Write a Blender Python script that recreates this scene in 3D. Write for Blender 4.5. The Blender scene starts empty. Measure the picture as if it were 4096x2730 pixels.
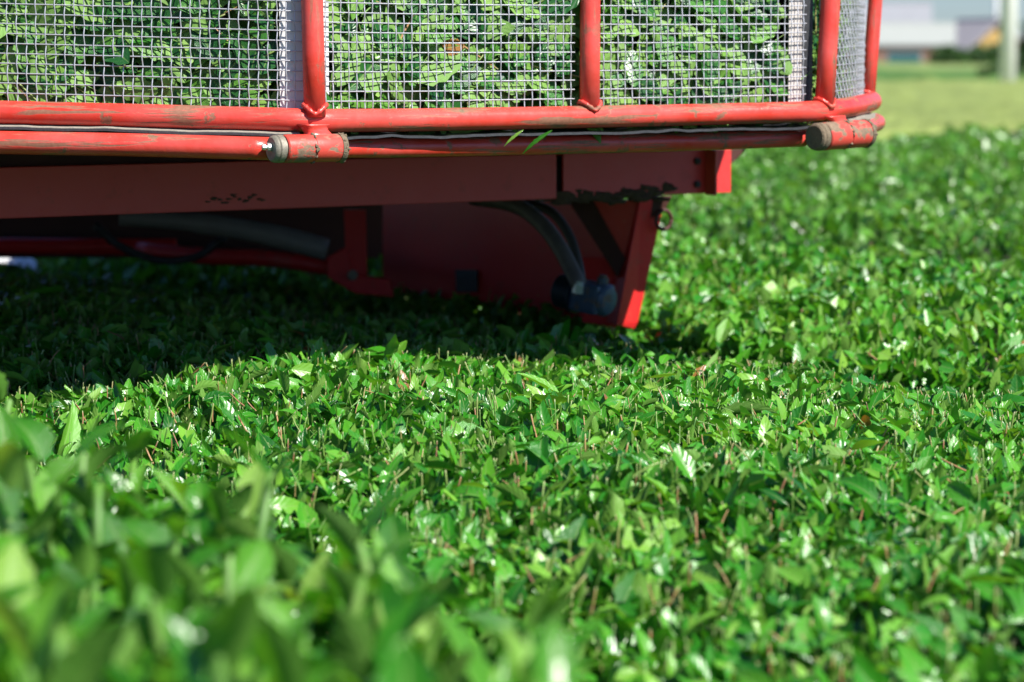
import bpy, bmesh, math, random
import numpy as np
from mathutils import Vector, Matrix, noise as mnoise

# ------------------------------------------------------------------ camera, sky, sun, exposure
F = 11378.0                      # focal length in photograph pixels (100 mm on 36 mm, 4096 px wide)
CZ = 1.36                        # camera height
PITCH = math.atan((1365 - 220) / F)
SUN_EL, SUN_AZ = math.radians(46), math.radians(48)   # azimuth: to the right of straight behind the camera
sc = bpy.context.scene
C = sc.collection
cam = bpy.data.objects.new('camera', bpy.data.cameras.new('camera'))
C.objects.link(cam)
cam.location = (0, 0, CZ)
cam.rotation_euler = (math.pi / 2 - PITCH, 0, 0)
cam.data.lens = 100; cam.data.sensor_width = 36
cam.data.clip_start = 0.1; cam.data.clip_end = 6000
cam.data.dof.use_dof = True
cam.data.dof.focus_distance = 4.25
cam.data.dof.aperture_fstop = 5.0
cam.data.dof.aperture_blades = 9
sc.camera = cam
w = bpy.data.worlds.new('World'); sc.world = w; w.use_nodes = True
nt = w.node_tree; nt.nodes.clear()
sky = nt.nodes.new('ShaderNodeTexSky'); sky.sky_type = 'NISHITA'; sky.sun_disc = False
sky.sun_elevation = SUN_EL
sky.sun_rotation = math.pi - SUN_AZ
sky.air_density = 1.0; sky.dust_density = 0.25; sky.ozone_density = 3.0
bg = nt.nodes.new('ShaderNodeBackground'); bg.inputs[1].default_value = 0.052
wo = nt.nodes.new('ShaderNodeOutputWorld')
tn = nt.nodes.new('ShaderNodeMix'); tn.data_type = 'RGBA'; tn.blend_type = 'MULTIPLY'; tn.inputs[0].default_value = 1
tn.inputs[7].default_value = (.68, .85, 1.17, 1)
nt.links.new(sky.outputs[0], tn.inputs[6]); nt.links.new(tn.outputs[2], bg.inputs[0]); nt.links.new(bg.outputs[0], wo.inputs[0])
sl = bpy.data.lights.new('sun', 'SUN'); sl.energy = 4.8; sl.angle = math.radians(0.53); sl.color = (1, 0.955, 0.88)
so = bpy.data.objects.new('sun', sl); C.objects.link(so)
sd = Vector((math.sin(SUN_AZ) * math.cos(SUN_EL), -math.cos(SUN_AZ) * math.cos(SUN_EL), math.sin(SUN_EL)))
so.rotation_euler = sd.to_track_quat('Z', 'Y').to_euler(); so.location = sd * 30
sc.view_settings.view_transform = 'Standard'; sc.view_settings.look = 'None'
sc.view_settings.exposure = 0.95; sc.view_settings.gamma = 1
sc.cycles.max_bounces = 7; sc.cycles.diffuse_bounces = 3; sc.cycles.glossy_bounces = 3
sc.cycles.transmission_bounces = 3; sc.cycles.sample_clamp_indirect = 6
sc.cycles.use_denoising = True

# ------------------------------------------------------------------ helpers
rng = np.random.default_rng(11); random.seed(5)
SP, CP = math.sin(PITCH), math.cos(PITCH)
def P(px, py, d):
    """photograph pixel at horizontal distance d -> world point"""
    a, b = (px - 2048) / F, (1365 - py) / F
    y = CP + b * SP; z = -SP + b * CP
    k = d / y
    return Vector((a * k, d, CZ + z * k))

class MB:
    def __init__(s): s.v = []; s.f = []
    def add(s, v, f):
        o = len(s.v); s.v += [tuple(p) for p in v]; s.f += [tuple(i + o for i in q) for q in f]; return s
    def tube(s, pts, r, n=14, caps=True):
        pts = [Vector(p) for p in pts]; m = len(pts)
        rr = r if isinstance(r, (list, tuple)) else [r] * m
        t0 = (pts[1] - pts[0]).normalized()
        up = Vector((0, 0, 1)) if abs(t0.z) < .9 else Vector((1, 0, 0))
        nx = t0.cross(up).normalized(); vs = []; fs = []
        for i, p in enumerate(pts):
            t = (pts[min(i + 1, m - 1)] - pts[max(i - 1, 0)]).normalized()
            nx = (nx - t * nx.dot(t)).normalized(); ny = t.cross(nx)
            for k in range(n):
                a = 2 * math.pi * k / n
                vs.append(p + (nx * math.cos(a) + ny * math.sin(a)) * rr[i])
        for i in range(m - 1):
            for k in range(n):
                k2 = (k + 1) % n
                fs.append((i * n + k, i * n + k2, (i + 1) * n + k2, (i + 1) * n + k))
        if caps:
            fs.append(tuple(range(n - 1, -1, -1))); fs.append(tuple((m - 1) * n + k for k in range(n)))
        return s.add(vs, fs)
    def box(s, c, ax, ay, az):
        """centre and three half-axis vectors"""
        c, ax, ay, az = Vector(c), Vector(ax), Vector(ay), Vector(az)
        vs = [c + ax * i + ay * j + az * k for i in (-1, 1) for j in (-1, 1) for k in (-1, 1)]
        return s.add(vs, [(0, 1, 3, 2), (4, 6, 7, 5), (0, 4, 5, 1), (2, 3, 7, 6), (0, 2, 6, 4), (1, 5, 7, 3)])
    def prism(s, poly, off):
        """polygon (3-D points) extruded by vector off"""
        n = len(poly); off = Vector(off); vs = [Vector(p) for p in poly] + [Vector(p) + off for p in poly]
        return s.add(vs, [tuple(range(n - 1, -1, -1)), tuple(range(n, 2 * n))] + [(i, (i + 1) % n, n + (i + 1) % n, n + i) for i in range(n)])
    def lathe(s, c, axis, prof, n=28):
        """prof = list of (distance along axis, radius)"""
        axis = Vector(axis).normalized(); c = Vector(c)
        u = axis.cross(Vector((0, 0, 1))).normalized(); v = axis.cross(u)
        vs = []; fs = []
        for a, r in prof:
            for k in range(n):
                th = 2 * math.pi * k / n
                vs.append(c + axis * a + (u * math.cos(th) + v * math.sin(th)) * r)
        for i in range(len(prof) - 1):
            for k in range(n):
                k2 = (k + 1) % n
                fs.append((i * n + k, i * n + k2, (i + 1) * n + k2, (i + 1) * n + k))
        fs.append(tuple(range(n - 1, -1, -1))); fs.append(tuple((len(prof) - 1) * n + k for k in range(n)))
        return s.add(vs, fs)
    def lump(s, c, rx, ry, rz, jit=.25, seed=0, ns=10, nr=7):
        c = Vector(c); vs = []; fs = []
        for i in range(nr + 1):
            ph = math.pi * i / nr
            for k in range(ns):
                th = 2 * math.pi * k / ns
                d = Vector((math.sin(ph) * math.cos(th), math.sin(ph) * math.sin(th), math.cos(ph)))
                q = 1 + jit * mnoise.noise(d * 1.7 + Vector((seed * 3.1, seed, 0)))*1.6
                vs.append(c + Vector((d.x * rx, d.y * ry, d.z * rz)) * q)
        for i in range(nr):
            for k in range(ns):
                k2 = (k + 1) % ns
                fs.append((i * ns + k, (i + 1) * ns + k, (i + 1) * ns + k2, i * ns + k2))
        return s.add(vs, fs)
    def build(s, name, mat, parent=None, smooth=False, bevel=0, auto=None):
        me = bpy.data.meshes.new(name); me.from_pydata(s.v, [], s.f); me.update()
        bm = bmesh.new(); bm.from_mesh(me)
        bmesh.ops.recalc_face_normals(bm, faces=bm.faces)
        if bevel:
            bmesh.ops.bevel(bm, geom=[e for e in bm.edges if len(e.link_faces) == 2 and e.calc_face_angle(0) > .6], offset=bevel, segments=2, affect='EDGES', profile=.6)
        if auto is not None:
            for f in bm.faces: f.smooth = True
            for e in bm.edges:
                if len(e.link_faces) == 2 and e.calc_face_angle(0) > auto: e.smooth = False
        elif smooth:
            for f in bm.faces: f.smooth = True
        bm.to_mesh(me); bm.free()
        me.materials.append(mat)
        o = bpy.data.objects.new(name, me); C.objects.link(o)
        if parent: attach(o, parent)
        return o

def attach(o, parent):
    o.parent = parent
    p = parent; L = Matrix.Identity(4)
    if p.type == 'EMPTY': L = Matrix.Translation(p.location)
    o.matrix_parent_inverse = L.inverted()
def tag(o, label=None, cat=None, group=None, kind=None):
    if label: o['label'] = label
    if cat: o['category'] = cat
    if group: o['group'] = group
    if kind: o['kind'] = kind
    return o
def thing(name, loc, label, cat, group=None):
    o = bpy.data.objects.new(name, None); C.objects.link(o); o.location = loc; o.empty_display_size = .1
    return tag(o, label, cat, group)
def catmull(pts, per=8):
    pts = [Vector(p) for p in pts]; out = []
    q = [pts[0] * 2 - pts[1]] + pts + [pts[-1] * 2 - pts[-2]]
    for i in range(1, len(q) - 2):
        a, b, c, d = q[i - 1:i + 3]
        for k in range(per):
            t = k / per
            out.append(.5 * (2 * b + (c - a) * t + (2 * a - 5 * b + 4 * c - d) * t * t + (3 * b - a - 3 * c + d) * t ** 3))
    out.append(pts[-1]); return out

# ------------------------------------------------------------------ materials
class N:
    """tiny node helper"""
    def __init__(s, name):
        s.m = bpy.data.materials.new(name); s.m.use_nodes = True; s.t = s.m.node_tree
        s.t.nodes.clear(); s.out = s.t.nodes.new('ShaderNodeOutputMaterial')
        s.b = s.t.nodes.new('ShaderNodeBsdfPrincipled'); s.l(s.b.outputs[0], s.out.inputs[0])
    def n(s, ty, **k):
        o = s.t.nodes.new(ty)
        for a, b in k.items(): setattr(o, a, b)
        return o
    def l(s, a, b): s.t.links.new(a, b)
    def val(s, inp, v): s.b.inputs[inp].default_value = v
    def coords(s, scale=(1, 1, 1)):
        tc = s.n('ShaderNodeTexCoord'); mp = s.n('ShaderNodeMapping'); mp.inputs['Scale'].default_value = scale
        s.l(tc.outputs['Object'], mp.inputs[0]); return mp.outputs[0]
    def noise(s, vec, scale, detail=4, rough=.55):
        k = s.n('ShaderNodeTexNoise'); k.inputs['Scale'].default_value = scale; k.inputs['Detail'].default_value = detail
        k.inputs['Roughness'].default_value = rough
        if vec: s.l(vec, k.inputs['Vector'])
        return k.outputs[0]
    def ramp(s, fac, stops):
        r = s.n('ShaderNodeValToRGB'); e = r.color_ramp.elements
        while len(e) < len(stops): e.new(.5)
        for i, (p, c) in enumerate(stops):
            e[i].position = p; e[i].color = (*c, 1) if len(c) == 3 else c
        s.l(fac, r.inputs[0]); return r.outputs[0]
    def mix(s, fac, a, b, mode='MIX'):
        k = s.n('ShaderNodeMix', data_type='RGBA', blend_type=mode)
        for i, v in ((0, fac), (6, a), (7, b)):
            if hasattr(v, 'links'): s.l(v, k.inputs[i])
            elif i == 0: k.inputs[0].default_value = v
            else: k.inputs[i].default_value = (*v, 1)
        return k.outputs[2]
    def math(s, op, a, b=0.0, c=0.0):
        k = s.n('ShaderNodeMath', operation=op)
        for i, v in enumerate((a, b, c)):
            if hasattr(v, 'links'): s.l(v, k.inputs[i])
            else: k.inputs[i].default_value = v
        return k.outputs[0]
    def bump(s, h, dist, strength=1.0):
        k = s.n('ShaderNodeBump'); k.inputs['Distance'].default_value = dist; k.inputs['Strength'].default_value = strength
        s.l(h, k.inputs['Height']); s.l(k.outputs[0], s.b.inputs['Normal'])

def paint(name, col, wear=.5, rough=.36, stretch=(5, 5, 42), dirt=(.16, .105, .06), chalk_sheen=.35, bright=None, grey=.18, fleck=.35, spec=.5):
    m = N(name); co = m.coords(stretch); iso = m.coords()
    base = m.mix(m.ramp(m.noise(iso, 9, 5), [(.35, (0, 0, 0)), (.75, (1, 1, 1))]), col, bright or tuple(min(1, c * 1.0 + chalk_sheen * .09) for c in col))  # pale patches: chalked paint, with some sky sheen put into the colour
    fade = m.ramp(m.noise(iso, 45, 5, .7), [(.4, (0, 0, 0)), (.8, (1, 1, 1))])
    base = m.mix(m.math('MULTIPLY', fade, grey), base, tuple(c * .6 + .12 for c in col))
    scr = m.ramp(m.noise(co, 1.6, 6, .62), [(.52 + .12 * (1 - wear), (0, 0, 0)), (.575 + .12 * (1 - wear), (1, 1, 1))])
    blot = m.ramp(m.noise(iso, 24, 6, .65), [(.60, (0, 0, 0)), (.64, (1, 1, 1))])
    wr = m.math('MINIMUM', m.math('ADD', m.math('MULTIPLY', scr, .85 * wear + .15), m.math('MULTIPLY', blot, wear)), 1.0)
    dcol = m.mix(m.noise(iso, 160, 4), tuple(c * .45 for c in dirt), tuple(min(1, c * 1.7) for c in dirt))
    fine = m.ramp(m.noise(iso, 420, 3, .6), [(.70, (0, 0, 0)), (.76, (1, 1, 1))])
    colr = m.mix(wr, base, dcol)
    colr = m.mix(m.math('MULTIPLY', fine, fleck), colr, (.55, .42, .34))
    m.l(colr, m.b.inputs['Base Color'])
    m.l(m.math('ADD', m.math('MULTIPLY', wr, .45), rough), m.b.inputs['Roughness'])
    m.val('Specular IOR Level', spec)
    m.bump(m.math('SUBTRACT', m.noise(iso, 60, 5), m.math('MULTIPLY', wr, .35)), .0012, .6)
    return m.m
RED = (.58, .036, .020)
M = {}
M['red'] = paint('red_paint', RED, wear=.8, rough=.32, stretch=(4, 4, 60), chalk_sheen=.6)
M['red_post'] = paint('red_post_paint', RED, wear=.45, rough=.34, stretch=(40, 40, 4), chalk_sheen=.6)
M['red_plate'] = paint('red_plate_paint', (.64, .020, .020), wear=.15, rough=.42, stretch=(3, 3, 5), chalk_sheen=.05, grey=.03, fleck=.05, spec=.3)
M['red_dirty'] = paint('red_paint_muddy', (.55, .048, .030), wear=.95, rough=.42, stretch=(14, 14, 26), dirt=(.17, .13, .085))
M['beam'] = paint('beam_paint', (.62, .036, .034), wear=.12, rough=.38, stretch=(2, 2, 3), dirt=(.06, .04, .03), chalk_sheen=.15, grey=.06, fleck=.08, spec=.5)
M['strip_red'] = paint('strip_paint', (.68, .07, .04), wear=.1, rough=.35, stretch=(2, 2, 3), dirt=(.5, .36, .22))

def plain(name, col, rough=.5, metal=0, var=.25, scale=40, bump=.0006, spec=.5):
    m = N(name); iso = m.coords()
    k = m.noise(iso, scale, 5, .6)
    m.l(m.mix(k, tuple(c * (1 - var) for c in col), tuple(min(1, c * (1 + var)) for c in col)), m.b.inputs['Base Color'])
    m.val('Roughness', rough); m.val('Metallic', metal); m.val('Specular IOR Level', spec)
    if bump: m.bump(m.noise(iso, scale * 2.5, 5), bump, .7)
    return m.m
M['wire'] = plain('galvanised_wire', (.50, .51, .55), .40, .5, .22, 220, .0002)
M['white'] = plain('white_plastic', (.72, .70, .69), .5, 0, .12, 30)
M['greystrip'] = plain('dirty_plastic', (.50, .46, .43), .55, 0, .25, 40)
M['rubber'] = plain('dark_rubber', (.035, .037, .042), .5, 0, .5, 90, .001)
M['canvas'] = plain('dusty_canvas', (.30, .28, .23), .8, 0, .35, 120, .001)
M['mud'] = plain('dried_mud', (.17, .13, .085), .92, 0, .6, 180, .003)
M['steel'] = plain('dull_steel', (.23, .21, .165), .55, .25, .6, 220, .0006)
M['zinc'] = plain('zinc_nipple', (.72, .78, .76), .28, .8, .1, 100, 0)
M['black'] = plain('black_hose', (.05, .048, .04), .45, 0, .4, 60)
M['worn'] = plain('worn_hose', (.11, .10, .085), .5, 0, .6, 30)
M['motor'] = paint('motor_paint', (.035, .065, .11), wear=.9, rough=.45, stretch=(25, 25, 25), dirt=(.12, .085, .06), chalk_sheen=.2)
M['motor_dark'] = plain('motor_dark', (.012, .022, .03), .45, .1, .4, 60)
M['duct'] = plain('grey_duct', (.22, .22, .21), .5, 0, .3, 12)
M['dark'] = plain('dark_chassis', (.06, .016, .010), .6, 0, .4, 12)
M['soil'] = plain('soil', (.055, .038, .022), .95, 0, .45, 6, .02)
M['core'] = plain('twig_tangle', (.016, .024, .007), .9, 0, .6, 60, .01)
M['concrete'] = plain('pole_concrete', (.80, .80, .80), .8, 0, .08, 3)
M['white_patch'] = plain('bright_patch', (.78, .78, .78), .6, 0, .08, 6)

def leafmat(name, stops, under, trans=.28, rough=.30, spec=.55):
    m = N(name)
    at = m.n('ShaderNodeAttribute', attribute_name='lc'); sx = m.n('ShaderNodeSeparateXYZ')
    m.l(at.outputs['Vector'], sx.inputs[0]); s_, t_, k_ = sx.outputs
    iso = m.coords()
    ta = m.math('ABSOLUTE', t_)
    col = m.ramp(k_, stops)
    mott = m.noise(iso, 130, 4)
    col = m.mix(m.math('MULTIPLY', mott, .5), col, m.mix(1.0, col, (.6, .74, .55), 'MULTIPLY'))
    mid = m.ramp(ta, [(.03, (1, 1, 1)), (.10, (0, 0, 0))])
    vein = m.math('SINE', m.math('MULTIPLY', m.math('SUBTRACT', m.math('MULTIPLY', s_, 7.0), m.math('MULTIPLY', ta, 1.6)), 6.283))
    veinl = m.ramp(vein, [(.90, (0, 0, 0)), (1.0, (1, 1, 1))])
    vm = m.math('MAXIMUM', m.math('MULTIPLY', mid, .55), m.math('MULTIPLY', veinl, .09))
    col = m.mix(vm, col, (.22, .36, .10))
    ge = m.n('ShaderNodeNewGeometry')
    col2 = m.mix(m.math('MULTIPLY', ge.outputs['Backfacing'], .62), col, under)
    m.l(col2, m.b.inputs['Base Color'])
    m.l(m.math('ADD', m.math('MULTIPLY', ge.outputs['Backfacing'], .28), m.math('ADD', m.math('MULTIPLY', mott, .16), rough - .08)), m.b.inputs['Roughness'])
    m.val('Specular IOR Level', spec)
    h = m.math('ADD', m.math('MULTIPLY', m.math('MULTIPLY', vein, ta), .5), m.math('SUBTRACT', m.math('MULTIPLY', m.noise(iso, 90, 2), 1.3), m.math('MULTIPLY', mid, .6)))
    m.bump(h, .0006, .75)
    tr = m.n('ShaderNodeBsdfTranslucent'); m.l(m.mix(1.0, col, (1.5, 1.35, .5), 'MULTIPLY'), tr.inputs[0])
    mx = m.n('ShaderNodeMixShader'); mx.inputs[0].default_value = trans
    m.l(m.b.outputs[0], mx.inputs[1]); m.l(tr.outputs[0], mx.inputs[2]); m.l(mx.outputs[0], m.out.inputs[0])
    return m.m
BROWN = (.30, .13, .035)
M['leaf'] = leafmat('clipped_tea_leaf', [(0, (.007, .095, .005)), (.35, (.030, .225, .010)), (.7, (.085, .335, .020)), (.93, (.21, .45, .05)), (.965, (.24, .44, .06)), (.975, BROWN)], (.20, .36, .06), rough=.31, spec=.6)
M['young'] = leafmat('young_tea_leaf', [(0, (.010, .090, .005)), (.4, (.036, .20, .009)), (.8, (.12, .36, .022)), (1, (.34, .52, .11))], (.16, .32, .06), trans=.36, rough=.25, spec=.55)
M['load'] = leafmat('picked_tea_leaf', [(0, (.012, .085, .022)), (.40, (.045, .20, .03)), (.70, (.12, .30, .04)), (.95, (.26, .44, .09)), (.965, (.26, .44, .09)), (.975, (.36, .17, .05))], (.24, .42, .09), trans=.2, spec=.4)
M['farleaf'] = leafmat('far_tea_leaf', [(0, (.018, .11, .008)), (.4, (.06, .235, .015)), (.8, (.13, .35, .03)), (1, (.24, .43, .06))], (.17, .30, .08), trans=.3, rough=.29, spec=.65)
M['bush'] = leafmat('bush_leaf', [(0, (.012, .045, .010)), (.5, (.03, .09, .018)), (1, (.07, .16, .03))], (.05, .11, .03), trans=.2, rough=.45)
def stemmat(name='cut_stem', tip=(.30, .33, .14)):
    m = N(name); at = m.n('ShaderNodeAttribute', attribute_name='lc'); sx = m.n('ShaderNodeSeparateXYZ')
    m.l(at.outputs['Vector'], sx.inputs[0]); s_, t_, k_ = sx.outputs
    col = m.ramp(k_, [(0, (.07, .19, .03)), (.45, (.15, .27, .05)), (.62, (.26, .30, .09)), (.74, (.40, .22, .10)), (.88, (.32, .15, .075)), (1, (.12, .05, .03))])
    col = m.mix(m.ramp(s_, [(.90, (0, 0, 0)), (.97, (1, 1, 1))]), col, tip)
    m.l(col, m.b.inputs['Base Color']); m.val('Roughness', .5)
    return m.m
M['stem'] = stemmat(); M['shoot'] = stemmat('green_shoot', (.10, .24, .03))
def fieldmat(name, a, b, scale):
    m = N(name); iso = m.coords(); co = m.coords((1, .35, 1))
    k = m.noise(iso, scale, 6, .65); k2 = m.noise(co, .35, 4)
    c = m.mix(m.ramp(k, [(.3, (0, 0, 0)), (.72, (1, 1, 1))]), a, b)
    c = m.mix(m.math('MULTIPLY', m.ramp(k2, [(.4, (0, 0, 0)), (.65, (1, 1, 1))]), .35), c, tuple(v * .72 for v in a))
    m.l(c, m.b.inputs['Base Color']); m.val('Roughness', .75); m.val('Specular IOR Level', .25)
    m.bump(k, .05, .8); return m.m
M['field_a'] = fieldmat('pale_field', (.185, .25, .062), (.29, .345, .105), 9)
M['field_b'] = fieldmat('green_field', (.06, .14, .03), (.10, .20, .045), 6)
M['field_c'] = fieldmat('light_field', (.15, .22, .06), (.24, .31, .10), 3)

# ------------------------------------------------------------------ leaves
def leaf_variant(n, half, L, W, fold, bend, serr, cut=1.0, skew=0.0, blister=.010, r=None):
    s = np.linspace(0, cut, n + 1)
    wd = W / 2 * np.sin(np.pi * np.clip(s, .012, .99) ** .82) ** .85
    ts = np.array([-1, -.5, 0, .5, 1]) if half == 2 else np.array([-1, 0, 1.])
    th = bend * s
    dy = np.cos(th); dz = -np.sin(th)
    yy = np.concatenate([[0], np.cumsum((dy[1:] + dy[:-1]) / 2 * np.diff(s))]) * L
    zz = np.concatenate([[0], np.cumsum((dz[1:] + dz[:-1]) / 2 * np.diff(s))]) * L
    V = []; A = []
    for i in range(n + 1):
        for t in ts:
            x = t * wd[i] * (1 + (serr * (1 if i % 2 else -1) if abs(t) == 1 and 0 < i < n else 0))
            up = abs(x) * math.tan(fold) + blister * L * math.sin(6.283 * (3.4 * s[i] - .7 * abs(t))) * abs(t) * (1.25 - abs(t)) * 2
            yc = yy[i]
            if cut < 1 and i == n: yc += skew * t * W * .5
            V.append((x + .04 * L * math.sin(3 * s[i] + skew * 5) * s[i], yc - dz[i] * up * 0 + 0, zz[i] + up)); A.append((s[i], t))
    m = len(ts); Q = [(i * m + k, i * m + k + 1, (i + 1) * m + k + 1, (i + 1) * m + k) for i in range(n) for k in range(m - 1)]
    return np.array(V), np.array(Q), np.array(A)
def variants(count, n, half, seed, cutp=.45, Lr=(.8, 1.2), serr=.10, foldr=(.1, .6), bendr=(-.3, 1.1), wr=(.38, .50)):
    r = np.random.default_rng(seed); out = []
    for i in range(count):
        cut = r.uniform(.42, .85) if r.random() < cutp else 1.0
        out.append(leaf_variant(n, half, r.uniform(*Lr), r.uniform(*wr), r.uniform(*foldr), r.uniform(*bendr), serr, cut, r.uniform(-.7, .7), r.uniform(.004, .016)))
    return out
def frames(u, roll):
    """rotation matrices (N,3,3), columns x (across), y (along u), z (normal, up side)"""
    zup = np.zeros_like(u); zup[:, 2] = 1
    x = np.cross(u, zup); nn = np.linalg.norm(x, axis=1, keepdims=True)
    x = np.where(nn < 1e-4, np.array([[1., 0, 0]]), x / np.maximum(nn, 1e-6)); z = np.cross(x, u)
    c, s = np.cos(roll)[:, None], np.sin(roll)[:, None]
    x2 = x * c + z * s; z2 = np.cross(x2, u)
    return np.stack([x2, u, z2], axis=2)
def mesh_np(name, V, Q, A, mat, smooth=True):
    me = bpy.data.meshes.new(name)
    me.vertices.add(len(V)); me.vertices.foreach_set('co', V.astype(np.float32).ravel())
    me.loops.add(Q.size); me.loops.foreach_set('vertex_index', Q.astype(np.int32).ravel())
    me.polygons.add(len(Q)); me.polygons.foreach_set('loop_start', (np.arange(len(Q)) * Q.shape[1]).astype(np.int32))
    if smooth: me.polygons.foreach_set('use_smooth', np.ones(len(Q), dtype=bool))
    a = me.attributes.new('lc', 'FLOAT_VECTOR', 'POINT'); a.data.foreach_set('vector', A.astype(np.float32).ravel())
    me.update(calc_edges=True); me.materials.append(mat); return me
def joined(name, vars_, idx, R, pos, size, tint, mat, parent=None):
    Vs, Qs, As = [], [], []; off = 0
    for k, (V, Q, A) in enumerate(vars_):
        sel = np.nonzero(idx == k)[0]
        if not len(sel): continue
        W = np.einsum('nij,vj->nvi', R[sel], V) * size[sel][:, None, None] + pos[sel][:, None, :]
        nv = len(V)
        Vs.append(W.reshape(-1, 3))
        Qs.append((Q[None] + (np.arange(len(sel)) * nv)[:, None, None]).reshape(-1, Q.shape[1]) + off)
        a = np.empty((len(sel), nv, 3)); a[:, :, :2] = A[None]; a[:, :, 2] = tint[sel][:, None]
        As.append(a.reshape(-1, 3)); off += nv * len(sel)
    me = mesh_np(name, np.concatenate(Vs), np.concatenate(Qs), np.concatenate(As), mat)
    o = bpy.data.objects.new(name, me); C.objects.link(o)
    if parent: attach(o, parent)
    o['kind'] = 'stuff'; return o
def singles(name, vars_, idx, R, pos, size, tint, mat, parent):
    """one object per leaf, sharing mesh data between leaves of one variant and tint"""
    cache = {}
    for i in range(len(idx)):
        tb = int(tint[i] * 8 - 1e-6); key = (int(idx[i]), tb)
        if key not in cache:
            V, Q, A = vars_[key[0]]; a = np.empty((len(V), 3)); a[:, :2] = A; a[:, 2] = (tb + .5) / 8
            cache[key] = mesh_np(name, V, Q, a, mat)
        o = bpy.data.objects.new(name, cache[key]); C.objects.link(o)
        M4 = Matrix.Identity(4)
        for r_ in range(3):
            for c_ in range(3): M4[r_][c_] = float(R[i][r_][c_] * size[i])
            M4[r_][3] = float(pos[i][r_])
        o.matrix_basis = M4; attach(o, parent)
def px_of(p):
    """photograph pixel of world points (N,3)"""
    x = p[:, 0]; y = p[:, 1]; z = p[:, 2] - CZ
    dep = y * CP - z * SP; up = y * SP + z * CP
    return np.stack([2048 + F * x / dep, 1365 - F * up / dep, dep], axis=1)
V_HI = variants(18, 10, 2, 3, cutp=.5, wr=(.34, .50))
V_MID = variants(14, 6, 2, 4, cutp=.55, serr=.06, wr=(.32, .52))
V_LO = variants(10, 4, 1, 5, cutp=.5, serr=0, wr=(.42, .58))
V_FULL = variants(14, 10, 2, 6, cutp=.0, foldr=(.15, .6), bendr=(-.2, 1.0), wr=(.42, .54))
def stem_variants(seed, count=8):
    r = np.random.default_rng(seed); out = []
    for k in range(count):
        n = 3; V = []; A = []; bx, by = r.normal(0, .06, 2)
        for i in range(n + 1):
            t = i / n
            for j in range(5):
                a = 6.283 * j / 5; rad = .034 * (1.1 - .25 * t)
                V.append((math.cos(a) * rad + bx * t * t + .02 * math.sin(t * 5 + k), t + (.03 * math.cos(a) if i == n else 0), math.sin(a) * rad + by * t * t)); A.append((t, 0))
        c = len(V); V.append((bx + .02 * math.sin(5 + k), 1.0, by)); A.append((1, 0))
        Q = [(i * 5 + j, i * 5 + (j + 1) % 5, (i + 1) * 5 + (j + 1) % 5, (i + 1) * 5 + j) for i in range(n) for j in range(5)]
        Q += [(n * 5, n * 5 + 1, n * 5 + 2, c), (n * 5 + 2, n * 5 + 3, n * 5 + 4, c), (n * 5 + 4, n * 5, c, c)][:2]
        out.append((np.array(V), np.array(Q), np.array(A)))
    return out
V_STEM = stem_variants(2)

# ------------------------------------------------------------------ ground
g = MB(); g.add([(-3000, -60, 0), (3000, -60, 0), (3000, 5000, 0), (-3000, 5000, 0)], [(0, 1, 2, 3)])
tag(g.build('ground', M['soil']), kind='structure')

# ------------------------------------------------------------------ tea rows (they run from far left to near right)
RD = np.array([.57, -.822]); RN = np.array([.822, .57])     # along a row, across the rows
PITCHROW, HALF = 2.0, .965
def und(x, y):
    return (.010 * np.sin(x * 5.1 + y * 2.3) + .008 * np.sin(x * 9.7 - y * 6.1 + 1.3) + .006 * np.sin(x * 3.1 + y * 11.0 + .5))
def top(x, y, q0, raise_=0.0, dome=11.):
    q = x * RN[0] + y * RN[1] - q0
    e = np.clip((np.abs(q) - .84) / .14, 0, 1)
    return .862 + raise_ - q * q / dome + und(x, y) - .42 * e * e
def far_limit(x): return 15.6 + 1.3 * x + .9 * np.sin(x * 7.3) * np.sin(x * 3.1 + 1) + .5 * np.sin(x * 23.0)
def row_core(name, q0, raise_, parent, s0, s1, ds=.09):
    ss = np.arange(s0, s1, ds); qs = np.linspace(-HALF, HALF, 25)
    vs = []; fs = []; m = len(qs)
    for s in ss:
        for q in qs:
            x = RD[0] * s + RN[0] * (q0 + q); y = RD[1] * s + RN[1] * (q0 + q)
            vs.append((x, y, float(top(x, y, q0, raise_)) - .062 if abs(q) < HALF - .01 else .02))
    for i in range(len(ss) - 1):
        for k in range(m - 1): fs.append((i * m + k, i * m + k + 1, (i + 1) * m + k + 1, (i + 1) * m + k))
    mb = MB(); mb.add(vs, fs)
    fs2 = [tuple(range(m)), tuple((len(ss) - 1) * m + k for k in range(m))]; mb.f += fs2
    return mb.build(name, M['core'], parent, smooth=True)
def sample_row(q0, dens, dmin, dmax, margin, rr, qlim=.975, slope=.185):
    """random points of a row inside the widened view"""
    qa, qb = q0 - qlim, q0 + qlim
    ext = 26.0; n = int(dens * (qb - qa) * 2 * ext)
    s = rr.uniform(-ext, ext, n); q = rr.uniform(qa, qb, n)
    x = RD[0] * s + RN[0] * q; y = RD[1] * s + RN[1] * q
    k = (y > dmin) & (y < dmax) & (np.abs(x) < slope * y + margin) & (y < far_limit(x))
    return x[k], y[k]
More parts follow.
